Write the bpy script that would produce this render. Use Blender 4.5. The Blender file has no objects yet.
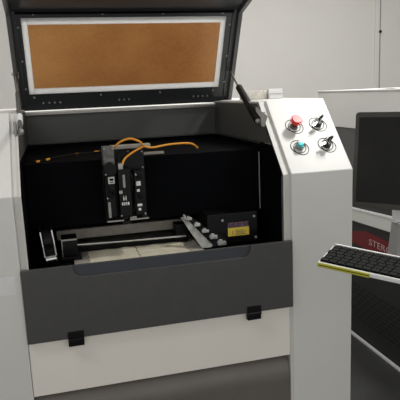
import bpy, bmesh, math, random
from mathutils import Matrix, Vector

random.seed(7)
S = bpy.context.scene
H = 1.30            # eye height above the floor; geometry below is written relative to eye height

# ------------------------------------------------------------------ camera, world, lights, exposure
cd = bpy.data.cameras.new('camera')
cam = bpy.data.objects.new('camera', cd)
S.collection.objects.link(cam)
fw = Vector((0.2409551, 0.95159204, -0.19082252))
rt = Vector((0.9664957, -0.25319062, -0.04219685))
up = Vector((0.08846866, 0.1742616, 0.98071718))
cam.matrix_world = Matrix(((rt.x, up.x, -fw.x, -0.037), (rt.y, up.y, -fw.y, -1.6), (rt.z, up.z, -fw.z, H), (0, 0, 0, 1)))
cd.sensor_width = 36
cd.lens = 560.04 / 400 * 36
cd.clip_start = 0.02
S.camera = cam

w = bpy.data.worlds.new('room_ambient')
S.world = w
w.use_nodes = True
w.node_tree.nodes['Background'].inputs[0].default_value = (1.0, 0.985, 0.96, 1)
w.node_tree.nodes['Background'].inputs[1].default_value = 0.93


def area(name, loc, size, sy, power, target=None, col=(1, .985, .955)):
    l = bpy.data.lights.new(name, 'AREA')
    l.shape = 'RECTANGLE'
    l.size, l.size_y = size, sy
    l.energy = power
    l.color = col
    o = bpy.data.objects.new(name, l)
    S.collection.objects.link(o)
    o.location = loc
    if target:
        o.rotation_euler = (Vector(target) - Vector(loc)).to_track_quat('-Z', 'Y').to_euler()
    return o


area('ceiling_lamp_front', (1.65, 0.0, 2.72), 0.22, 0.4, 35)
area('ceiling_lamp_left', (-1.2, -0.6, 2.72), 1.2, 0.3, 16)
area('ceiling_lamp_back', (1.2, 1.3, 2.72), 3.2, 0.4, 52)

S.view_settings.view_transform = 'Standard'
S.view_settings.look = 'None'
S.view_settings.gamma = 1
S.view_settings.use_curve_mapping = False
S.view_settings.exposure = 0.0


# ------------------------------------------------------------------ materials
def lin(c):
    c /= 255
    return c / 12.92 if c <= .04045 else ((c + .055) / 1.055) ** 2.4


def mat(name, rgb, rough=.5, metal=0, vary=.04, scale=30, bump=0, coat=0, spec=.5, trans=0, alpha=1, emit=0, stretch=None):
    m = bpy.data.materials.new(name)
    m.use_nodes = True
    nt = m.node_tree
    b = nt.nodes['Principled BSDF']
    c = [lin(v) for v in rgb]
    b.inputs['Roughness'].default_value = rough
    b.inputs['Metallic'].default_value = metal
    b.inputs['Specular IOR Level'].default_value = spec
    b.inputs['Coat Weight'].default_value = coat
    b.inputs['Transmission Weight'].default_value = trans
    b.inputs['Alpha'].default_value = alpha
    tc = nt.nodes.new('ShaderNodeTexCoord')
    mp = nt.nodes.new('ShaderNodeMapping')
    nt.links.new(tc.outputs['Object'], mp.inputs[0])
    if stretch:
        mp.inputs['Scale'].default_value = stretch
    n = nt.nodes.new('ShaderNodeTexNoise')
    n.inputs['Scale'].default_value = scale
    n.inputs['Detail'].default_value = 4
    nt.links.new(mp.outputs[0], n.inputs['Vector'])
    r = nt.nodes.new('ShaderNodeValToRGB')
    r.color_ramp.elements[0].position = .3
    r.color_ramp.elements[1].position = .7
    r.color_ramp.elements[0].color = [max(0, v * (1 - vary)) for v in c] + [1]
    r.color_ramp.elements[1].color = [min(1, v * (1 + vary)) for v in c] + [1]
    nt.links.new(n.outputs['Fac'], r.inputs[0])
    nt.links.new(r.outputs[0], b.inputs['Base Color'])
    if bump:
        bp = nt.nodes.new('ShaderNodeBump')
        bp.inputs['Strength'].default_value = bump
        bp.inputs['Distance'].default_value = .002
        nt.links.new(n.outputs['Fac'], bp.inputs['Height'])
        nt.links.new(bp.outputs[0], b.inputs['Normal'])
    if emit:
        nt.links.new(r.outputs[0], b.inputs['Emission Color'])
        b.inputs['Emission Strength'].default_value = emit
    return m


M = dict(
    wall=mat('painted_wall', (219, 217, 213), .8, vary=.015, scale=2),
    floor=mat('dark_floor', (62, 62, 61), .3, vary=.15, scale=6),
    ceiling=mat('white_ceiling', (225, 225, 222), .9),
    white=mat('white_powder_coat', (214, 214, 210), .42, vary=.012, scale=8),
    cream=mat('warm_white_powder_coat', (238, 233, 224), .42, vary=.012, scale=8),
    edge=mat('pale_edge_paint', (204, 203, 198), .45, vary=.02),
    grey=mat('charcoal_powder_coat', (66, 67, 68), .5, vary=.06, scale=60),
    flap=mat('charcoal_flap_coat', (68, 68, 68), .48, vary=.05, scale=40),
    bluegrey=mat('charcoal_pull_recess', (54, 57, 64), .5, vary=.05),
    lidgrey=mat('lid_dark_paint', (52, 54, 56), .33, vary=.06, scale=20),
    lidedge=mat('lid_edge_paint', (78, 78, 78), .35, vary=.06),
    inner=mat('chamber_grey_paint', (76, 77, 75), .5, vary=.05, scale=10),
    black=mat('matt_black', (3, 4, 7), .7, vary=.1, spec=.06),
    sblack=mat('satin_black', (8, 8, 9), .4, vary=.2, spec=.2),
    drawer=mat('dark_lower_cover', (104, 99, 94), .3, vary=.06, scale=12),
    chrome=mat('chrome', (205, 205, 205), .18, 1, vary=.05),
    steel=mat('brushed_steel', (150, 148, 142), .35, 1, vary=.15, scale=40, stretch=(1, 8, 8)),
    darksteel=mat('dark_steel', (70, 70, 70), .3, .8, vary=.3, scale=200),
    alu=mat('bare_aluminium', (150, 150, 146), .45, .4, vary=.2, scale=60),
    clip=mat('cloudy_clear_plastic', (176, 178, 176), .2, vary=.35, scale=120),
    motor=mat('scuffed_motor_metal', (96, 96, 93), .5, .2, vary=.45, scale=70),
    bed=mat('grey_work_bed', (150, 145, 135), .55, .0, vary=.15, scale=30),
    paper=mat('beige_paper', (246, 238, 218), .8, vary=.12, scale=14),
    frame=mat('pale_window_gasket', (222, 222, 222), .5, vary=.03),
    red=mat('red_plastic', (214, 42, 44), .32, vary=.03),
    dred=mat('dark_red_print', (112, 22, 30), .5, vary=.08),
    ink=mat('pale_pink_print', (190, 160, 160), .6),
    cyan=mat('cyan_lens', (40, 190, 190), .15, vary=.1, emit=.15),
    orange=mat('orange_cable_jacket', (218, 146, 44), .4, vary=.1),
    olabel=mat('white_label', (225, 225, 222), .5, vary=.1, scale=120),
    yellow=mat('yellow_label', (226, 200, 70), .5, vary=.08, scale=200),
    violet=mat('label_photo_print', (92, 66, 84), .5, vary=.75, scale=160),
    lime=mat('yellow_green_plastic', (176, 172, 58), .4, vary=.05),
    key=mat('black_key_plastic', (12, 12, 12), .6, vary=.1, spec=.08),
    kwhite=mat('white_keyboard_plastic', (226, 226, 224), .4),
    bezel=mat('monitor_bezel_plastic', (62, 60, 56), .4, vary=.05),
    screen=mat('dark_screen_glass', (28, 28, 29), .25, vary=.02, spec=.3),
    midgrey=mat('mid_grey_plastic', (150, 148, 146), .5),
    vent=mat('black_vent_panel', (38, 38, 40), .5, vary=.08),
    slot=mat('vent_slot_black', (13, 13, 14), .6),
    sidegrey=mat('dark_side_panel', (84, 84, 84), .5, vary=.05),
    marble=mat('mottled_foam_block', (205, 200, 192), .8, vary=.22, scale=45),
    plastic=mat('crumpled_clear_film', (235, 235, 232), .3, vary=.05, scale=40, bump=.4),
    rubber=mat('black_rubber', (10, 10, 10), .6, spec=.15),
)

# amber acrylic film: diffuse + translucent, patchy
m = bpy.data.materials.new('amber_window_film')
m.use_nodes = True
nt = m.node_tree
nt.nodes.clear()
out = nt.nodes.new('ShaderNodeOutputMaterial')
tc = nt.nodes.new('ShaderNodeTexCoord')
n1 = nt.nodes.new('ShaderNodeTexNoise'); n1.inputs['Scale'].default_value = 3.2; n1.inputs['Detail'].default_value = 5
n2 = nt.nodes.new('ShaderNodeTexNoise'); n2.inputs['Scale'].default_value = 90; n2.inputs['Detail'].default_value = 3
mx = nt.nodes.new('ShaderNodeMixRGB'); mx.inputs[0].default_value = .2
rp = nt.nodes.new('ShaderNodeValToRGB')
rp.color_ramp.elements[0].position = .3; rp.color_ramp.elements[1].position = .72
rp.color_ramp.elements[0].color = [lin(v) for v in (190, 142, 86)] + [1]
rp.color_ramp.elements[1].color = [lin(v) for v in (228, 188, 132)] + [1]
df = nt.nodes.new('ShaderNodeBsdfDiffuse'); tr = nt.nodes.new('ShaderNodeBsdfTranslucent')
gl = nt.nodes.new('ShaderNodeBsdfGlossy'); gl.inputs['Roughness'].default_value = .35
ms = nt.nodes.new('ShaderNodeMixShader'); ms.inputs[0].default_value = .45
ms2 = nt.nodes.new('ShaderNodeMixShader'); ms2.inputs[0].default_value = .04
L_ = nt.links.new
L_(tc.outputs['Object'], n1.inputs[0]); L_(tc.outputs['Object'], n2.inputs[0])
L_(n1.outputs['Fac'], mx.inputs[1]); L_(n2.outputs['Fac'], mx.inputs[2]); L_(mx.outputs[0], rp.inputs[0])
L_(rp.outputs[0], df.inputs[0]); L_(rp.outputs[0], tr.inputs[0])
L_(df.outputs[0], ms.inputs[1]); L_(tr.outputs[0], ms.inputs[2]); L_(ms.outputs[0], ms2.inputs[1]); L_(gl.outputs[0], ms2.inputs[2])
L_(ms2.outputs[0], out.inputs[0])
M['amber'] = m
m = M['frame'].copy(); m.name = 'translucent_gasket'
nt = m.node_tree
o_ = [n for n in nt.nodes if n.type == 'OUTPUT_MATERIAL'][0]; b_ = nt.nodes['Principled BSDF']
t_ = nt.nodes.new('ShaderNodeBsdfTranslucent'); t_.inputs[0].default_value = (.95, .95, .94, 1)
x_ = nt.nodes.new('ShaderNodeMixShader'); x_.inputs[0].default_value = .62
nt.links.new(b_.outputs[0], x_.inputs[1]); nt.links.new(t_.outputs[0], x_.inputs[2]); nt.links.new(x_.outputs[0], o_.inputs[0])
M['gasket'] = m


# ------------------------------------------------------------------ geometry helpers
class MB:
    """collects pieces; build() links them as ONE mesh object"""

    def __init__(s, T=None):
        s.b = bmesh.new()
        s.T = T

    def _add(s, t, M_=None):
        me = bpy.data.meshes.new('tmp')
        if M_ is not None:
            t.transform(M_)
        bmesh.ops.recalc_face_normals(t, faces=t.faces)
        t.to_mesh(me); t.free()
        s.b.from_mesh(me)
        bpy.data.meshes.remove(me)
        return s

    def box(s, x0, x1, y0, y1, z0, z1, bev=0, seg=2, M_=None):
        t = bmesh.new()
        bmesh.ops.create_cube(t, size=1)
        for v in t.verts:
            v.co = Vector((x0 + (v.co.x + .5) * (x1 - x0), y0 + (v.co.y + .5) * (y1 - y0), z0 + (v.co.z + .5) * (z1 - z0)))
        if bev:
            bmesh.ops.bevel(t, geom=t.edges[:], offset=bev, segments=seg, affect='EDGES', profile=.6)
        return s._add(t, M_)

    def prism(s, pts, axis, a, b, bev=0, M_=None):
        """polygon pts in the other two axes (in xyz order), extruded from a to b on axis"""
        t = bmesh.new()

        def mk(p, c):
            q = list(p); q.insert(axis, c); return Vector(q)
        vs = [t.verts.new(mk(p, a)) for p in pts]
        f = t.faces.new(vs)
        e = bmesh.ops.extrude_face_region(t, geom=[f])
        d = Vector((0, 0, 0)); d[axis] = b - a
        bmesh.ops.translate(t, vec=d, verts=[g for g in e['geom'] if isinstance(g, bmesh.types.BMVert)])
        if bev:
            bmesh.ops.bevel(t, geom=t.edges[:], offset=bev, segments=2, affect='EDGES', profile=.6)
        return s._add(t, M_)

    def cyl(s, p0, p1, r0, r1=None, n=20, bev=0):
        p0, p1 = Vector(p0), Vector(p1)
        t = bmesh.new()
        d = p1 - p0
        bmesh.ops.create_cone(t, cap_ends=True, segments=n, radius1=r0, radius2=r0 if r1 is None else r1, depth=d.length)
        if bev:
            bmesh.ops.bevel(t, geom=[e for e in t.edges if abs(e.verts[0].co.z - e.verts[1].co.z) < 1e-6], offset=bev, segments=3, affect='EDGES')
        Mx = Matrix.Translation((p0 + p1) / 2) @ d.to_track_quat('Z', 'Y').to_matrix().to_4x4()
        return s._add(t, Mx)

    def ring(s, c, nrm, R, r, n=28, k=8):
        t = bmesh.new()
        vs = [[t.verts.new(((R + r * math.cos(b)) * math.cos(a), (R + r * math.cos(b)) * math.sin(a), r * math.sin(b)))
               for b in [2 * math.pi * j / k for j in range(k)]] for a in [2 * math.pi * i / n for i in range(n)]]
        for i in range(n):
            for j in range(k):
                t.faces.new((vs[i][j], vs[(i + 1) % n][j], vs[(i + 1) % n][(j + 1) % k], vs[i][(j + 1) % k]))
        return s._add(t, Matrix.Translation(Vector(c)) @ Vector(nrm).to_track_quat('Z', 'Y').to_matrix().to_4x4())

    def ball(s, c, r, sc=(1, 1, 1)):
        t = bmesh.new()
        bmesh.ops.create_uvsphere(t, u_segments=18, v_segments=12, radius=r)
        return s._add(t, Matrix.Translation(Vector(c)) @ Matrix.Diagonal((*sc, 1)))

    def tube(s, pts, r, k=8, sub=6):
        P = [Vector(p) for p in pts]
        Q = []
        for i in range(len(P) - 1):
            a, b, c, d = P[max(i - 1, 0)], P[i], P[i + 1], P[min(i + 2, len(P) - 1)]
            for j in range(sub):
                u = j / sub
                Q.append(.5 * ((2 * b) + (c - a) * u + (2 * a - 5 * b + 4 * c - d) * u * u + (3 * b - a - 3 * c + d) * u ** 3))
        Q.append(P[-1])
        t = bmesh.new()
        rings = []
        for i, q in enumerate(Q):
            d = (Q[min(i + 1, len(Q) - 1)] - Q[max(i - 1, 0)]).normalized()
            m_ = d.to_track_quat('Z', 'Y').to_matrix()
            rings.append([t.verts.new(q + m_ @ Vector((r * math.cos(2 * math.pi * j / k), r * math.sin(2 * math.pi * j / k), 0))) for j in range(k)])
        for A, B in zip(rings, rings[1:]):
            # align ring phase
            o = min(range(k), key=lambda s_: (A[0].co - B[s_].co).length)
            for j in range(k):
                t.faces.new((A[j], A[(j + 1) % k], B[(o + j + 1) % k], B[(o + j) % k]))
        t.faces.new(rings[0]); t.faces.new(rings[-1])
        return s._add(t)

    def build(s, name, m, parent=None, smooth=True, up=True, local=False):
        """world coordinates relative to eye height (up adds H) are moved into the parent's frame; local leaves them"""
        if s.T is not None:
            s.b.transform(s.T)
        if up and not local:
            s.b.transform(Matrix.Translation((0, 0, H)))
        top = parent
        while top is not None and top.parent is not None:
            top = top.parent
        if top is not None and not local:
            s.b.transform(top.matrix_basis.inverted())
        me = bpy.data.meshes.new(name)
        s.b.to_mesh(me); s.b.free()
        me.materials.append(m)
        if smooth:
            for p in me.polygons:
                p.use_smooth = True
            try:
                me.set_sharp_from_angle(angle=math.radians(32))
            except Exception:
                pass
        o = bpy.data.objects.new(name, me)
        S.collection.objects.link(o)
        if smooth:
            wn = o.modifiers.new('weighted', 'WEIGHTED_NORMAL')
            wn.keep_sharp = True
        if parent is not None:
            o.parent = parent
        return o


def thing(name, label, cat, loc, group=None, mtx=None):
    o = bpy.data.objects.new(name, None)
    S.collection.objects.link(o)
    o.empty_display_size = .05
    if mtx is not None:
        o.matrix_basis = mtx
    else:
        o.matrix_basis = Matrix.Translation(Vector((loc[0], loc[1], loc[2] + H)))
    o['label'] = label; o['category'] = cat
    if group:
        o['group'] = group
    return o


def tag(o, label, cat, group=None):
    o['label'] = label; o['category'] = cat
    if group:
        o['group'] = group
    return o


def struct(o):
    o['kind'] = 'structure'
    return o


def text_bm(txt, size, depth=.0006):
    c = bpy.data.curves.new('txt', 'FONT')
    c.body = txt; c.size = size; c.extrude = depth; c.space_character = 1.05
    o = bpy.data.objects.new('txt', c)
    S.collection.objects.link(o)
    bpy.context.view_layer.update()
    me = bpy.data.meshes.new_from_object(o.evaluated_get(bpy.context.evaluated_depsgraph_get()))
    S.collection.objects.unlink(o); bpy.data.objects.remove(o)
    mb = MB()
    mb.b.from_mesh(me)
    bpy.data.meshes.remove(me)
    return mb


# ------------------------------------------------------------------ the setting
FZ = -H
struct(MB().box(-3, 5, -3.2, 3.1, FZ - .1, FZ).build('floor', M['floor']))
struct(MB().box(-3, 5, 3.0, 3.1, FZ, 1.5).build('wall_back', M['wall']))
struct(MB().box(-3.1, -3, -3.2, 3.1, FZ, 1.5).build('wall_left', M['wall']))
struct(MB().box(5, 5.1, -3.2, 3.1, FZ, 1.5).build('wall_right', M['wall']))
struct(MB().box(-3.1, 5.1, -3.2, 3.1, 1.5, 1.6).build('ceiling', M['ceiling']))
t1 = struct(MB().box(2.790, 2.832, 2.986, 3.0, FZ, 1.5, .003).build('trim_1', M['wall']))
MB().box(2.842, 2.850, 2.996, 3.0, FZ, 1.5).build('trim_shadow_line', M['midgrey'], t1)  # thin grey strip painted in as the trim's shadow line on the wall
MB().cyl((2.838, 3.0, .45), (2.838, 2.975, .45), .012, n=14).build('screw', M['rubber'], t1)

# ------------------------------------------------------------------ the main machine
XL, XR, XO, XLO = -.165, .665, .877, -.377     # inner and outer faces of the two columns
OL, OR = -.142, .641                            # opening
ZS, ZT, YS = -.265, -.042, .206
YB = .75
mach = thing('laser_engraving_machine', 'large white laser engraving machine with open charcoal lid and dark front flap', 'machine', (.25, .55, FZ))


def column(x0, x1):
    prof = [(0, FZ), (0, ZS), (YS, ZT), (1.12, ZT), (1.12, FZ)]
    return MB().prism(prof, 0, x0, x1, .0025).build('side_column', M['white'], mach)


colR = column(XR, XO)
colL = column(XLO, XL)
# recessed jamb strips that follow the slope
for x0, x1, xe in ((OR, XR, OR), (XL, OL, OL - .005)):
    pr = [(.012, -.70), (.012, ZS - .002), (YS + .012, ZT - .002), (.75, ZT - .002), (.75, ZT - .06), (YS + .05, ZT - .06), (.036, ZS - .02), (.036, -.70)]
    mb = MB().prism(pr, 0, x0, x1, .001)
    pr2 = [(.007, -.70), (.007, ZS - .003), (YS + .006, ZT - .004), (YS + .02, ZT - .004), (.02, ZS - .01), (.02, -.70)]
    mb.prism(pr2, 0, xe, xe + .005)
    mb.build('opening_frame', M['edge'], mach)
# deck behind the lid, rim bar
MB().box(XL, XR, YB + .02, 1.12, -.30, ZT - .012, .002).build('rear_deck', M['white'], mach)
MB().box(OL - .01, OR + .01, YB - .012, YB + .02, -.068, -.054, .002).build('rim_bar', M['steel'], mach)
MB().box(OL - .01, OR + .01, YB - .02, YB - .012, -.058, -.0545).build('rim_bar', M['frame'], mach)
# chamber: grey upper walls, black lower linings
MB().box(OL, OR, YB, YB + .015, -.178, -.06).build('inner_wall', M['inner'], mach)
for x0, x1 in ((OR - .001, OR + .015), (OL - .015, OL + .001)):
    MB().prism([(.102, -.178), (YS + .022, -.050), (YB, -.050), (YB, -.178)], 0, x0, x1).build('inner_wall', M['inner'], mach)
for x0, x1 in ((OR - .002, OR + .012), (OL - .012, OL + .002)):
    MB().prism([(.022, -.60), (.022, -.272), (.104, -.180), (YB, -.180), (YB, -.60)], 0, x0, x1).build('chamber_lining', M['black'], mach)
MB().box(OL, OR, YB - .004, YB + .01, -.60, -.180).build('chamber_lining', M['black'], mach)
lip = MB().box(OR - .006, OR - .0021, .2, YB, -.184, -.178).box(OL, OR, YB - .012, YB - .0041, -.184, -.178)
lip.build('wall_lip', M['lidgrey'], mach)
for y in (.14, .23, .33, .44):
    MB().cyl((OR - .0005, y, -.172), (OR - .004, y, -.172), .0035, n=10).build('screw', M['steel'], mach)
# gantry cover: the big black box at the back
MB().box(OL + .004, OR - .010, .2, YB - .008, -.41, -.2, .004).build('gantry_cover', M['black'], mach)
MB().box(OR - .0085, OR - .0065, .198, .204, -.41, -.212).build('cover_edge_highlight', M['midgrey'], mach)  # mid-grey strip painted in as the highlight on the cover's right edge
# bed
MB().box(OL + .004, OR - .004, .032, YB - .006, -.545, -.503, .002).build('chamber_floor', M['black'], mach)
bed = MB().box(-.012, .395, .032, YB - .006, -.503, -.4995, .001).build('work_bed', M['bed'], mach)
MB().box(-.06, .40, .27, .30, -.470, -.436, .003).build('added_bed_bar', M['bed'], mach)  # added grey bar, catches front light to lift the shaded bed behind
# white lower panel and dark lower cover
MB().box(XR - .0098, XR + .0005, .0015, .03, FZ, -.70, .001).build('jamb_strip', M['edge'], mach)
MB().box(XL + .001, XR - .010, .003, .03, -.870, -.700, .0015).build('front_panel', M['cream'], mach)
pr = [(.06, FZ), (-.0 + .004, FZ), (.004, -.96)]
for i in range(1, 10):
    a = i / 10 * math.pi / 2
    pr.append((.004 + .05 * (1 - math.cos(a)), -.96 + .088 * math.sin(a)))
pr += [(.06, -.871)]
MB().prism(pr, 0, XL + .001, XR - .010).build('lower_cover', M['drawer'], mach)

# front flap, with a pull recess cut from its top edge
fl = MB().box(XL + .001, XR - .003, .004, .012, -.698, -.480, .001).build('front_flap', M['flap'], mach)
x0, x1, zt_, zb_ = -.020, .522, -.478, -.514
pts = [(XL + .001, -.698), (XR - .003, -.698), (XR - .003, -.478)]
def arc(cx, cz, r, a0, a1, n=6):
    return [(cx + r * math.cos(math.radians(a0 + (a1 - a0) * i / n)), cz + r * math.sin(math.radians(a0 + (a1 - a0) * i / n))) for i in range(n + 1)]
pts += arc(x1 + .006, zt_ - .006, .006, 90, 180, 3)
pts += arc(x1 - .026, zb_ + .026, .026, 0, -90)
pts += arc(x0 + .026, zb_ + .026, .026, -90, -180)
pts += arc(x0 - .006, zt_ - .006, .006, 0, 90, 3)
pts += [(XL + .001, -.478)]
MB().prism(pts, 1, -.010, .004, .0012).build('flap_skin', M['flap'], fl)
MB().box(x0 - .004, x1 + .004, .0015, .0042, -.516, -.481).build('pull_recess', M['bluegrey'], fl)
for hx in (-.028, .527):
    h = MB().box(hx - .023, hx + .023, -.016, -.009, -.698, -.676, .002).box(hx - .023, hx + .023, -.014, .002, -.7215, -.702, .002)
    h.cyl((hx - .022, -.016, -.700), (hx + .022, -.016, -.700), .0045, n=14)
    h.build('hinge', M['sblack'], fl)

# ------------------------------------------------------------------ lid
YH, ZH, TH = .75, -.053, math.radians(62.1)
LL = .403
ex, d1 = Vector((1, 0, 0)), Vector((0, -math.cos(TH), math.sin(TH)))
n1_ = Vector((0, -math.sin(TH), -math.cos(TH)))
T1 = Matrix(((1, 0, 0, 0), (0, d1.y, n1_.y, YH), (0, d1.z, n1_.z, ZH), (0, 0, 0, 1)))   # local (x, v, w)
TH2 = TH - math.radians(47)
d2 = Vector((0, -math.cos(TH2), math.sin(TH2))); n2_ = Vector((0, -math.sin(TH2), -math.cos(TH2)))
o2 = Vector((0, YH, ZH)) + d1 * LL
T2 = Matrix(((1, 0, 0, 0), (0, d2.y, n2_.y, o2.y), (0, d2.z, n2_.z, o2.z), (0, 0, 0, 1)))
AX0, AX1 = -.166, .711
WX0, WX1, WV0, WV1 = -.117, .650, .077, .378
lid = MB(T1)
# liner with the window opening, as a frame of four boxes
ix0, ix1, iv0, iv1 = WX0 + .002, WX1 - .002, WV0 + .002, WV1 - .002
for a in ((AX0 + .012, ix0, .004, LL), (ix1, AX1 - .012, .004, LL), (ix0, ix1, .004, iv0), (ix0, ix1, iv1, LL)):
    lid.box(a[0], a[1], a[2], a[3], -.020, -.002)
lid = lid.build('lid', M['lidgrey'], mach)
for a, b in ((AX0, AX0 + .016), (AX1 - .016, AX1)):
    MB(T1).box(a, b, .0, LL + .004, -.022, .016, .002).build('lid_side_rim', M['lidedge'], lid)
    MB(T2).box(a, b, -.01, .304, -.022, .016, .002).build('lid_side_rim', M['lidedge'], lid)
MB(T1).box(AX0 + .03, AX1 - .03, LL - .010, LL - .002, -.002, .004, .001).build('bend_seam', M['black'], lid)
for a in (AX0 + .03, AX1 - .036):
    MB(T1).box(a, a + .006, .03, LL - .01, -.002, .0035, .001).build('liner_rib', M['lidgrey'], lid)
s2 = MB(T2).box(AX0 + .012, AX1 - .012, -.004, .300, -.020, -.002).build('lid_front_section', M['lidgrey'], lid)
# window: pale gasket frame, amber film
g = MB(T1)
fwid, fh = .021, .024
for a in ((WX0, WX0 + fwid, WV0, WV1), (WX1 - fwid, WX1, WV0, WV1), (WX0 + fwid, WX1 - fwid, WV0, WV0 + fh), (WX0 + fwid, WX1 - fwid, WV1 - fh, WV1)):
    g.box(a[0], a[1], a[2], a[3], -.002, .001)
g.build('window_frame', M['gasket'], lid)
MB(T1).box(WX0 + fwid - .001, WX1 - fwid + .001, WV0 + fh - .001, WV1 - fh + .001, -.0015, -.0002).build('amber_window', M['amber'], lid)
for x, v in [(-.073, .392), (.173, .392), (.400, .392), (.634, .392), (-.130, .345), (.668, .345), (-.128, .215), (.670, .215),
             (-.100, .062), (.158, .062), (.400, .062), (.627, .062), (.672, .10), (-.128, .10)]:
    MB(T1).cyl((x, v, -.003), (x, v, .0035), .0042, .0034, n=12).build('screw', M['midgrey'], lid)
for x in (-.068, -.045, -.024, -.003, .232, .252, .272, .545, .565, .585, .605):
    MB(T1).cyl((x, .036, -.003), (x, .036, .0015), .0040, n=12).build('rivet', M['midgrey'], lid)
MB(T1).box(AX0 + .02, AX1 - .02, -.004, .012, -.024, -.016).build('lid_hinge_bar', M['black'], lid)

# gas struts
def strut(lo, upp, side):
    lo, upp = Vector(lo), Vector(upp)
    d = (upp - lo).normalized(); L = (upp - lo).length
    st = MB().cyl(lo, lo + d * L * .60, .0130 if side > 0 else .007, n=18, bev=.002).build('gas_strut', M['rubber'] if side > 0 else M['sidegrey'], mach)
    MB().cyl(lo + d * L * .60, upp - d * .008, .0042, n=12).build('rod', M['steel'], st)
    e = MB().ball(upp, .009).cyl(upp + Vector((-.004 * side, 0, 0)), upp + Vector((.014 * side, .004, 0)), .006, n=12)
    e.box(upp.x - .010, upp.x + .010, upp.y + .004, upp.y + .011, upp.z - .018, upp.z + .012, .002)
    e.build('upper_bracket', M['steel'], st)
    b = MB().ball(lo, .010).cyl(lo, lo + Vector((.020 * side, 0, 0)), .006, n=12)
    b.box(min(lo.x + .010 * side, lo.x + .016 * side), max(lo.x + .010 * side, lo.x + .016 * side), lo.y - .03, lo.y + .025, lo.z - .012, lo.z + .03, .002)
    b.build('lower_bracket', M['alu'], st)
    if side > 0:
        MB().prism([(.125, -.088), (.23, -.062), (.235, -.085), (.18, -.125), (.155, -.125)], 0, .6375, .6395, .0008).build('bracket_plate', M['edge'], st)
    return st


strut((.628, .187, -.107), (.690, .686, .084), 1)
sl = strut((-.130, .090, -.093), (-.158, .668, .092), -1)
MB().cyl((-.1345, .20, -.049), (-.134, .16, -.078), .0095, n=18, bev=.002).build('strut_sleeve', M['frame'], sl)

# ------------------------------------------------------------------ controls on the sloped panel
dv = Vector((0, YS, ZT - ZS)).normalized(); nv = Vector((0, -dv.z, dv.y))
def SP(x, s_, h=0):
    return Vector((x, 0, ZS)) + dv * s_ + nv * h
def base_plate(x, s_):
    p = MB().ring(SP(x - .002, s_ + .003, .0008), nv, .0255, .0011)
    p.ring(SP(x + .006, s_ - .004, .0010), nv, .0255, .0009)
    return p
# emergency stop
c = (.730, .186)
e = MB().cyl(SP(*c, 0), SP(*c, .012), .0150, n=24, bev=.001).build('emergency_stop_button', M['steel'], mach)
base_plate(*c).build('label_ring', M['darksteel'], e)
MB().cyl(SP(*c, .012), SP(*c, .022), .010, n=20).build('stem', M['sblack'], e)
MB().cyl(SP(*c, .022), SP(*c, .040), .0200, .0210, n=28, bev=.005).build('mushroom_cap', M['red'], e)
# lamp button
c = (.722, .099)
e = MB().cyl(SP(*c, 0), SP(*c, .012), .0150, n=24, bev=.002).build('push_button', M['chrome'], mach)
base_plate(*c).build('label_ring', M['darksteel'], e)
MB().ring(SP(*c, .012), nv, .0125, .003).build('collar', M['chrome'], e)
MB().cyl(SP(*c, .010), SP(*c, .022), .0095, .0088, n=22, bev=.002).build('cyan_cap', M['cyan'], e)
# key switches
for c, a in (((.816, .189), 215), ((.819, .101), 200)):
    e = MB().cyl(SP(*c, 0), SP(*c, .010), .0150, n=24, bev=.002).ring(SP(*c, .011), nv, .011, .0022).build('key_switch', M['darksteel'], mach)
    base_plate(*c).build('label_ring', M['darksteel'], e)
    MB().cyl(SP(*c, .010), SP(*c, .0135), .0095, n=20).build('lock_face', M['sblack'], e)
    u = (ex * math.cos(math.radians(a)) + dv * math.sin(math.radians(a)))
    pp = SP(*c, .013)
    vv = nv.cross(u)
    Tm = Matrix((( *(u.x, vv.x, nv.x), pp.x), (*(u.y, vv.y, nv.y), pp.y), (*(u.z, vv.z, nv.z), pp.z), (0, 0, 0, 1)))
    MB(Tm).box(-.003, .003, -.001, .001, 0, .014, .0005).cyl((0, -.0018, .022), (0, .0018, .022), .0105, n=22, bev=.0006).cyl((-.006, 0, .012), (-.006, .001, .03), .004, n=10).build('key', M['sblack'], e)
    Tk = Tm
    MB(Tk).ring((.012, 0, .020), (0.2, 1, .3), .012, .0011).box(.010, .034, -.0045, .0045, .004, .006, .001).build('spare_key', M['chrome'], e)

# access plate and print on the left column
MB().box(-.36, -.182, -.0006, .001, -.545, -.492).build('access_plate', M['frame'], colL)
for i in range(5):
    MB().box(-.36, -.222, -.0012, .001, -.402 - i * .014, -.398 - i * .014).build('printed_line', M['midgrey'], colL)

# ------------------------------------------------------------------ laser head on the gantry
hd = MB().box(.098, .232, .165, .198, -.385, -.165, .003).build('laser_head', M['sblack'], mach)
MB().box(.100, .134, .118, .165, -.215, -.155, .003).build('motor', M['motor'], hd)
MB().cyl((.118, .105, -.222), (.118, .165, -.222), .021, n=24, bev=.003).build('pulley', M['sblack'], hd)
MB().box(.100, .130, .118, .165, -.375, -.245, .004).build('linear_slide', M['sblack'], hd)
MB().box(.1045, .1125, .114, .119, -.375, -.325, .001).build('slotted_bar', M['midgrey'], hd)
lb = MB().box(.110, .129, .1145, .1182, -.268, -.247).build('label', M['olabel'], hd)
MB().box(.114, .126, .1138, .1146, -.259, -.252).box(.114, .126, .1138, .1146, -.265, -.262).build('print', M['key'], lb)
MB().cyl((.117, .112, -.300), (.117, .160, -.300), .013, n=20, bev=.002).build('roller', M['rubber'], hd)
MB().box(.140, .178, .108, .165, -.375, -.225, .004).build('optics_housing', M['sblack'], hd)
MB().box(.141, .156, .098, .135, -.225, -.205, .003).build('connector', M['steel'], hd)
MB().box(.1535, .1605, .1048, .1082, -.282, -.242, .0005).build('label', M['midgrey'], hd)
mk = MB()
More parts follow.
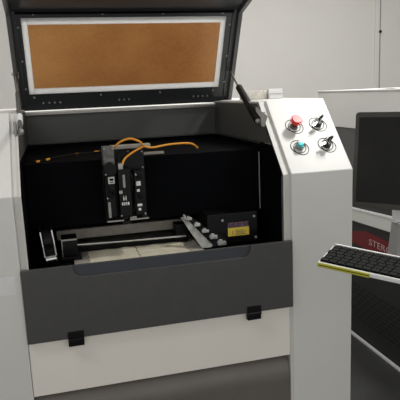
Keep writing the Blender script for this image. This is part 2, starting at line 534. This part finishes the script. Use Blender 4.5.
for a in ((.1515, .1535, -.322, -.308), (.1545, .1575, -.318, -.314), (.1590, .1610, -.322, -.308), (.1465, .1495, -.337, -.328), (.1515, .1550, -.337, -.328), (.1575, .1610, -.337, -.328), (.1635, .1690, -.337, -.328)):
    mk.box(a[0], a[1], .1062, .1083, a[2], a[3])
mk.build('printed_mark', M['olabel'], hd)
MB().box(.146, .172, .112, .160, -.400, -.375, .003).build('nozzle_mount', M['sblack'], hd)
MB().cyl((.163, .125, -.402), (.163, .125, -.376), .0045, .0065, n=14).build('nozzle', M['frame'], hd)
MB().tube([(.186, .13, -.300), (.190, .118, -.330), (.182, .115, -.360), (.166, .122, -.385)], .003).build('hose', M['rubber'], hd)
MB().box(.190, .222, .118, .165, -.375, -.235, .004).build('focus_slide', M['sblack'], hd)
for a in ((.195, .209, -.281, -.267), (.196, .205, -.300, -.292), (.195, .210, -.346, -.339), (.198, .206, -.360, -.352)):
    MB().box(a[0], a[1], .1145, .1184, a[2], a[3], .0005).build('label', M['olabel'], hd)
for z in (-.252, -.315):
    MB().cyl((.206, .110, z), (.206, .165, z), .009, n=16, bev=.001).build('knob', M['rubber'], hd)
MB().box(.098, .228, .112, .172, -.388, -.3835).build('bottom_plate', M['steel'], hd)
for x, z in ((.104, -.160), (.130, -.160), (.104, -.238), (.226, -.180), (.226, -.230), (.182, -.175), (.143, -.370), (.218, -.370), (.195, -.245), (.104, -.312)):
    MB().cyl((x, .165 if x > .18 and z > -.234 else .119, z), (x, .161 if x > .18 and z > -.234 else .1065, z), .0026, n=10).build('bolt', M['midgrey'], hd)
for pts_, r_ in (([(.116, .12, -.235), (.104, .108, -.250), (.108, .105, -.280), (.120, .108, -.292), (.122, .12, -.310)], .0028),
                 ([(.176, .12, -.235), (.184, .108, -.255), (.180, .108, -.285), (.186, .115, -.300)], .0025),
                 ([(.148, .13, -.205), (.150, .14, -.185), (.170, .15, -.172), (.20, .16, -.172)], .0028)):
    MB().tube(pts_, r_).build('thin_hose', M['rubber'], hd)
MB().box(.140, .150, .1045, .1082, -.300, -.290).build('dial', M['steel'], hd)
MB().box(.160, .190, .112, .120, -.383, -.377, .001).build('tube_clip', M['midgrey'], hd)
MB().box(.128, .255, .160, .196, -.168, -.157, .002).build('cable_tray', M['bed'], hd)
MB().box(.215, .300, .176, .197, -.193, -.186, .001).build('sensor_strip', M['bed'], hd)
cb = MB().tube([(.128, .17, -.170), (.141, .155, -.159), (.160, .15, -.144), (.190, .148, -.1365), (.220, .15, -.148), (.234, .155, -.163), (.262, .165, -.170),
                (.324, .19, -.166), (.398, .22, -.170), (.428, .24, -.188)], .0034)
cb.tube([(.2325, .155, -.163), (.196, .148, -.179), (.168, .14, -.197), (.157, .125, -.214), (.152, .118, -.226)], .0034)
cb.build('orange_cable', M['orange'], hd)
MB().tube([(-.13, .21, -.192), (-.094, .20, -.193), (-.03, .19, -.182), (.03, .18, -.176), (.086, .17, -.174), (.13, .17, -.172)], .003).build('black_cable', M['rubber'], hd)
for a, z0, z1 in (((-.098, -.088), -.193, -.192), ((-.068, -.056), -.189, -.187), ((.022, .032), -.177, -.1765), ((.080, .097), -.174, -.174)):
    MB().cyl((a[0], .186 if a[0] > 0 else .196, z0), (a[1], .184 if a[0] > 0 else .194, z1), .0036, n=12).build('cable_sleeve', M['orange'], hd)

# control box with its warning label in the right rear of the chamber
SC = Matrix.Translation((-.037, -1.6, 0)) @ Matrix.Scale(.932, 4) @ Matrix.Translation((.037, 1.6, 0))   # the box stands a little nearer than first measured
bx = MB(SC).box(.450, .636, .235, .40, -.5362, -.425, .004).build('rear_sensor_box', M['sblack'], mach)
MB(SC).box(.524, .602, .2325, .2352, -.508, -.478).build('warning_label', M['yellow'], bx)
MB(SC).box(.524, .560, .2325, .2352, -.4775, -.459).box(.562, .600, .2325, .2352, -.4775, -.459).build('label_pictures', M['violet'], bx)
lbt = MB(SC).box(.5405, .5425, .2318, .2326, -.5035, -.488)
for i in range(4):
    lbt.box(.552, .592 - i % 2 * .008, .2318, .2326, -.504 + i * .0048, -.5022 + i * .0048)
lbt.build('label_print', M['violet'], bx)
for x, z in ((.505, -.448), (.622, -.443), (.627, -.520)):
    MB(SC).cyl((x, .236, z), (x, .231, z), .0045, n=12).build('screw', M['midgrey'], bx)

# ------------------------------------------------------------------ rotary fixture lying on the bed
rf = thing('rotary_fixture', 'black rotary chuck with long steel rod on the work bed behind the flap', 'fixture', (.1, .2, -.50))
CT = Matrix.Translation((-.078, 0, -.4985)) @ Matrix.Rotation(math.radians(-6), 4, 'Y') @ Matrix.Translation((.078, 0, .5005))
ck = MB(CT)
# curved chrome-rimmed shoe, seen as two upright jaws around a dark middle
for x in (-.096, -.062):
    ck.prism([(.10, -.395), (.13, -.383), (.16, -.40), (.165, -.45), (.15, -.4985), (.09, -.4985), (.085, -.47), (.10, -.44)], 0, x, x + .004, .001)
ck.build('chuck_jaw', M['chrome'], rf)
MB(CT).cyl((-.092, .128, -.43), (-.062, .128, -.43), .036, n=28, bev=.004).box(-.090, -.064, .10, .16, -.485, -.44, .004).build('chuck_body', M['sblack'], rf)
MB(CT).cyl((-.095, .10, -.483), (-.058, .10, -.483), .0155, n=20, bev=.003).build('chuck_ring', M['chrome'], rf)
MB().box(-.046, .002, .13, .20, -.488, -.432, .003).box(-.050, .012, .12, .19, -.4985, -.488, .002).build('motor_block', M['sblack'], rf)
MB().box(-.046, .002, .1285, .131, -.437, -.432).box(-.046, -.043, .1285, .131, -.500, -.436).build('block_edge', M['steel'], rf)
MB().cyl((-.01, .19, -.469), (.362, .19, -.4775), .0040, n=14).build('steel_rod', M['chrome'], rf)
MB().box(-.03, .362, .205, .235, -.4985, -.478, .003).build('base_bar', M['sblack'], rf)
MB().box(.330, .372, .195, .25, -.4985, -.438, .003).build('bar_end_block', M['sblack'], rf)

# aluminium clamp rail with clear clips
cr = thing('clamp_rail', 'tilted aluminium rail with clear clips at the right end of the work bed', 'rail', (.41, .12, -.50))
def on(x, z):       # the rail leans back: higher points stand further from the flap
    return Vector((x, .090 + (z + .4985) * .62, z))
def slab(pts, th, mb):
    t = bmesh.new()
    f = t.faces.new([t.verts.new(on(*p)) for p in pts])
    e_ = bmesh.ops.extrude_face_region(t, geom=[f])
    bmesh.ops.translate(t, vec=Vector((0, th, .0)), verts=[g_ for g_ in e_['geom'] if isinstance(g_, bmesh.types.BMVert)])
    return mb._add(t)
slab([(.339, -.404), (.350, -.402), (.428, -.490), (.424, -.4975), (.392, -.4975), (.366, -.455)], .006, MB()).build('channel', M['alu'], cr)
slab([(.352, -.400), (.362, -.398), (.478, -.478), (.478, -.4975), (.430, -.4975)], .012, MB()).build('dark_channel', M['sblack'], cr)
slab([(.346, -.396), (.352, -.394), (.357, -.408), (.350, -.410)], -.008, MB()).build('end_tab', M['alu'], cr)
for k in range(5):
    u = k / 4
    a = on(.364 + .094 * u, -.408 - .080 * u)
    r_ = .0075 + .004 * u
    MB().box(a.x - r_ * 1.2, a.x + r_ * 1.2, a.y - .012, a.y + .004, a.z - r_ * .55, a.z + r_ * .55, .003).cyl((a.x - r_ * .4, a.y - .008, a.z), (a.x - r_ * .4, a.y - .008, a.z + r_ * 1.1), r_ * .55, n=14) \
        .build('clear_clip', M['clip'], cr)
MB().box(.39, .43, .125, .16, -.4985, -.45, .003).build('foot', M['sblack'], cr)

# paper sheets on the bed
def sheet(x0, x1, y0, y1, label):
    t = bmesh.new()
    n = 14
    g_ = [[t.verts.new((x0 + (x1 - x0) * i / n + .002 * math.sin(j * 1.7 + i), y0 + (y1 - y0) * j / n + .003 * math.sin(i * 1.3), -.4988 + .0009 * (1 + math.sin(i * .9 + j * .7)))) for j in range(n + 1)] for i in range(n + 1)]
    for i in range(n):
        for j in range(n):
            t.faces.new((g_[i][j], g_[i + 1][j], g_[i + 1][j + 1], g_[i][j + 1]))
    e = bmesh.ops.solidify(t, geom=t.faces[:], thickness=-.0008)
    mb = MB(); mb._add(t)
    return tag(mb.build('paper_sheet', M['paper']), label, 'paper')
sheet(.035, .187, .045, .203, 'beige paper sheet on the work bed, left one of two nearer the chuck')
sheet(.191, .345, .045, .200, 'beige paper sheet on the work bed, right one of two nearer the clamp rail')

# ------------------------------------------------------------------ small blocks on the machine top
tag(MB().box(.690, .785, .50, .56, ZT + .0006, -.008, .003).build('foam_block', M['marble']), 'mottled grey foam block lying on top of the machine beside the white box', 'block')
b = MB().box(.789, .846, .49, .55, ZT + .0006, -.004, .002).build('small_box', M['frame'])
tag(b, 'small white box on top of the machine behind the red stop button', 'box')
lb_ = MB().box(.79, .845, .4885, .4902, -.0235, -.0220).build('lid_line', M['midgrey'], b)

# ------------------------------------------------------------------ second machine at the right
m2 = thing('machine_cabinet', 'white and black cabinet of a second machine standing to the right behind the monitor', 'machine', (1.8, .75, FZ))
X2 = 1.405
MB().box(X2 + .006, 2.25, -.1, 1.30, -1.25, -.05, .003).build('body', M['sidegrey'], m2)
MB().box(X2, 2.26, -.12, 1.311, -.215, -.034, .004).build('upper_cover', M['white'], m2)
MB().box(X2 - .004, 2.27, -.13, 1.316, -.034, -.027, .002).build('top_edge', M['white'], m2)
MB().prism([(1.311, -.648), (1.311, -.700), (-.10, -.630), (-.10, -.556)], 0, X2 - .014, X2 + .01, .002).build('side_rail', M['white'], m2)
MB().prism([(1.311, -.640), (1.311, -.648), (-.10, -.556), (-.10, -.548)], 0, X2 - .018, X2 + .01, .001).build('rail_edge', M['frame'], m2)
MB().box(X2 + .001, X2 + .02, -.10, 1.311, -1.275, -.55).build('vent_panel', M['vent'], m2)
vs = MB()
for r_ in range(9):
    for k in range(22):
        y = .90 - k * .050 - (r_ % 2) * .025
        z = -1.020 - r_ * .021
        vs.box(X2 - .0005, X2 + .002, y - .016, y + .016, z - .0042, z + .0042)
vs.build('ventilation_slots', M['slot'], m2, smooth=False)
# red banner with lettering
rb = MB().prism([(.93, -.745), (.80, -.712), (.62, -.716), (-.05, -.740), (-.05, -.80), (.93, -.80)], 0, X2 - .003, X2 + .002).build('red_banner', M['dred'], m2)
tx = text_bm('STERO', .044)
tx.T = Matrix.Translation((X2 - .004, .758, -.771)) @ Matrix(((0, 0, -1, 0), (-1.45, 0, 0, 0), (0, 1, 0, 0), (0, 0, 0, 1)))
tx.build('lettering', M['ink'], rb, smooth=False)
MB().box(X2 - .012, X2 + .02, -.12, 1.311, FZ + .001, FZ + .009).build('bottom_trim', M['frame'], m2)
MB().box(X2 + .004, 2.25, -.1, 1.30, FZ + .009, -1.25).build('plinth', M['slot'], m2)

# crumpled film on its top
t = bmesh.new()
n = 22
g_ = [[None] * (n + 1) for _ in range(n + 1)]
for i in range(n + 1):
    for j in range(n + 1):
        rr = math.hypot(i / n - .5, j / n - .5) * 2
        hgt = min(1, 2.2 * max(0, 1 - rr)) * (.010 + .030 * random.random())
        g_[i][j] = t.verts.new((1.45 + .55 * i / n, .35 + .45 * j / n, -.0255 + hgt))
for i in range(n):
    for j in range(n):
        t.faces.new((g_[i][j], g_[i + 1][j], g_[i + 1][j + 1], g_[i][j + 1]))
bmesh.ops.solidify(t, geom=t.faces[:], thickness=-.0006)
mb = MB(); mb._add(t)
tag(mb.build('plastic_film', M['plastic']), 'crumpled clear plastic film lying on top of the second machine cabinet', 'film')

# ------------------------------------------------------------------ stand, monitor, keyboard
def RM(a, t_, s_):
    return Matrix.Rotation(a, 4, 'Z') @ Matrix.Rotation(s_, 4, 'Y') @ Matrix.Rotation(t_, 4, 'X')


st = thing('monitor_stand', 'white and grey bracket stand holding the monitor and keyboard beside the right column', 'stand', (1.09, .08, -.62))
MB().box(1.088, 1.150, .080, .100, -.483, -.30, .004).build('upright', M['frame'], st)
MB().box(1.070, 1.155, .0745, .0795, -.431, -.36, .003).build('collar', M['key'], st)
MB().box(1.074, 1.092, .072, .0747, -.428, -.4205, .001).build('badge', M['frame'], st)
MB().prism([(1.094, -.483), (1.165, -.483), (1.165, -.640), (1.076, -.640)], 1, .055, .110, .003).build('grey_housing', M['midgrey'], st)
MB().box(.8785, 1.09, .070, .100, -.635, -.605, .003).build('arm', M['midgrey'], st)

MM = Matrix.Translation((.931, .10, -.412 + H)) @ RM(-.878, -.097, 0)
mon = thing('monitor', 'black flat computer monitor with dark screen in front of the second machine', 'monitor', None, mtx=MM)
W_, H_ = .40, .321
rr_ = .012
pts = []
for cx, cz, a0 in ((W_ - rr_, H_ - rr_, 0), (rr_, H_ - rr_, 90), (rr_, rr_, 180), (W_ - rr_, rr_, 270)):
    pts += arc(cx, cz, rr_, a0, a0 + 90, 5)
MB().prism(pts, 1, 0, .028, .0012).build('bezel', M['bezel'], mon, local=True)
MB().box(.013, W_ - .013, -.0006, .002, .018, H_ - .017).build('screen', M['screen'], mon, local=True)
MB().box(.04, W_ - .04, .028, .055, .05, H_ - .04, .012).build('rear_housing', M['bezel'], mon, local=True)

KM = Matrix.Translation((.580, -.350, -.440 + H)) @ RM(-.770, .053, .105)
kb = thing('keyboard', 'slim white keyboard with black keys and a yellow-green front edge', 'keyboard', None, mtx=KM)
KD, KL = .142, .352
MB().box(0, KL, .002, KD - .004, -.010, .002, .003).box(0.004, KL, KD - .006, KD, -.010, .0075, .002).build('case', M['kwhite'], kb, local=True)
MB().box(0, .131, -.001, .004, -.0105, -.0065, .001).box(0, .131, -.001, .004, -.0045, .0005, .001).build('front_edge', M['lime'], kb, local=True)
MB().box(.001, .130, .0002, .003, -.0062, -.0048).build('edge_groove', M['key'], kb, local=True)
MB().box(.004, KL - .004, .006, KD - .007, .0005, .0035, .001).build('key_bed', M['key'], kb, local=True)
kd = None
pitch, rows, cols = .0212, 6, 16
for r_ in range(rows):
    for c_ in range(cols):
        x = .004 + c_ * pitch + (r_ % 3) * .003
        y = .008 + r_ * .0208
        if kd is None:
            kd = MB().box(0, .0190, 0, .0180, 0, .0045, .0012).build('key', M['key'], kb, local=True)
            k = kd
        else:
            k = kd.copy(); S.collection.objects.link(k); k.parent = kb
        k.location = (x, y, .0030)
tray = MB(KM).box(.03, KL - .02, .03, KD - .02, -.016, -.0105, .002).build('keyboard_tray', M['midgrey'], st, up=False)
a0 = KM @ Vector((.20, .10, -.016)); a0.z -= H
MB().tube([a0, (a0.x + .06, a0.y + .08, a0.z - .06), (1.06, .0, -.60), (1.09, .07, -.61)], .011, k=10).build('tray_arm', M['midgrey'], st)
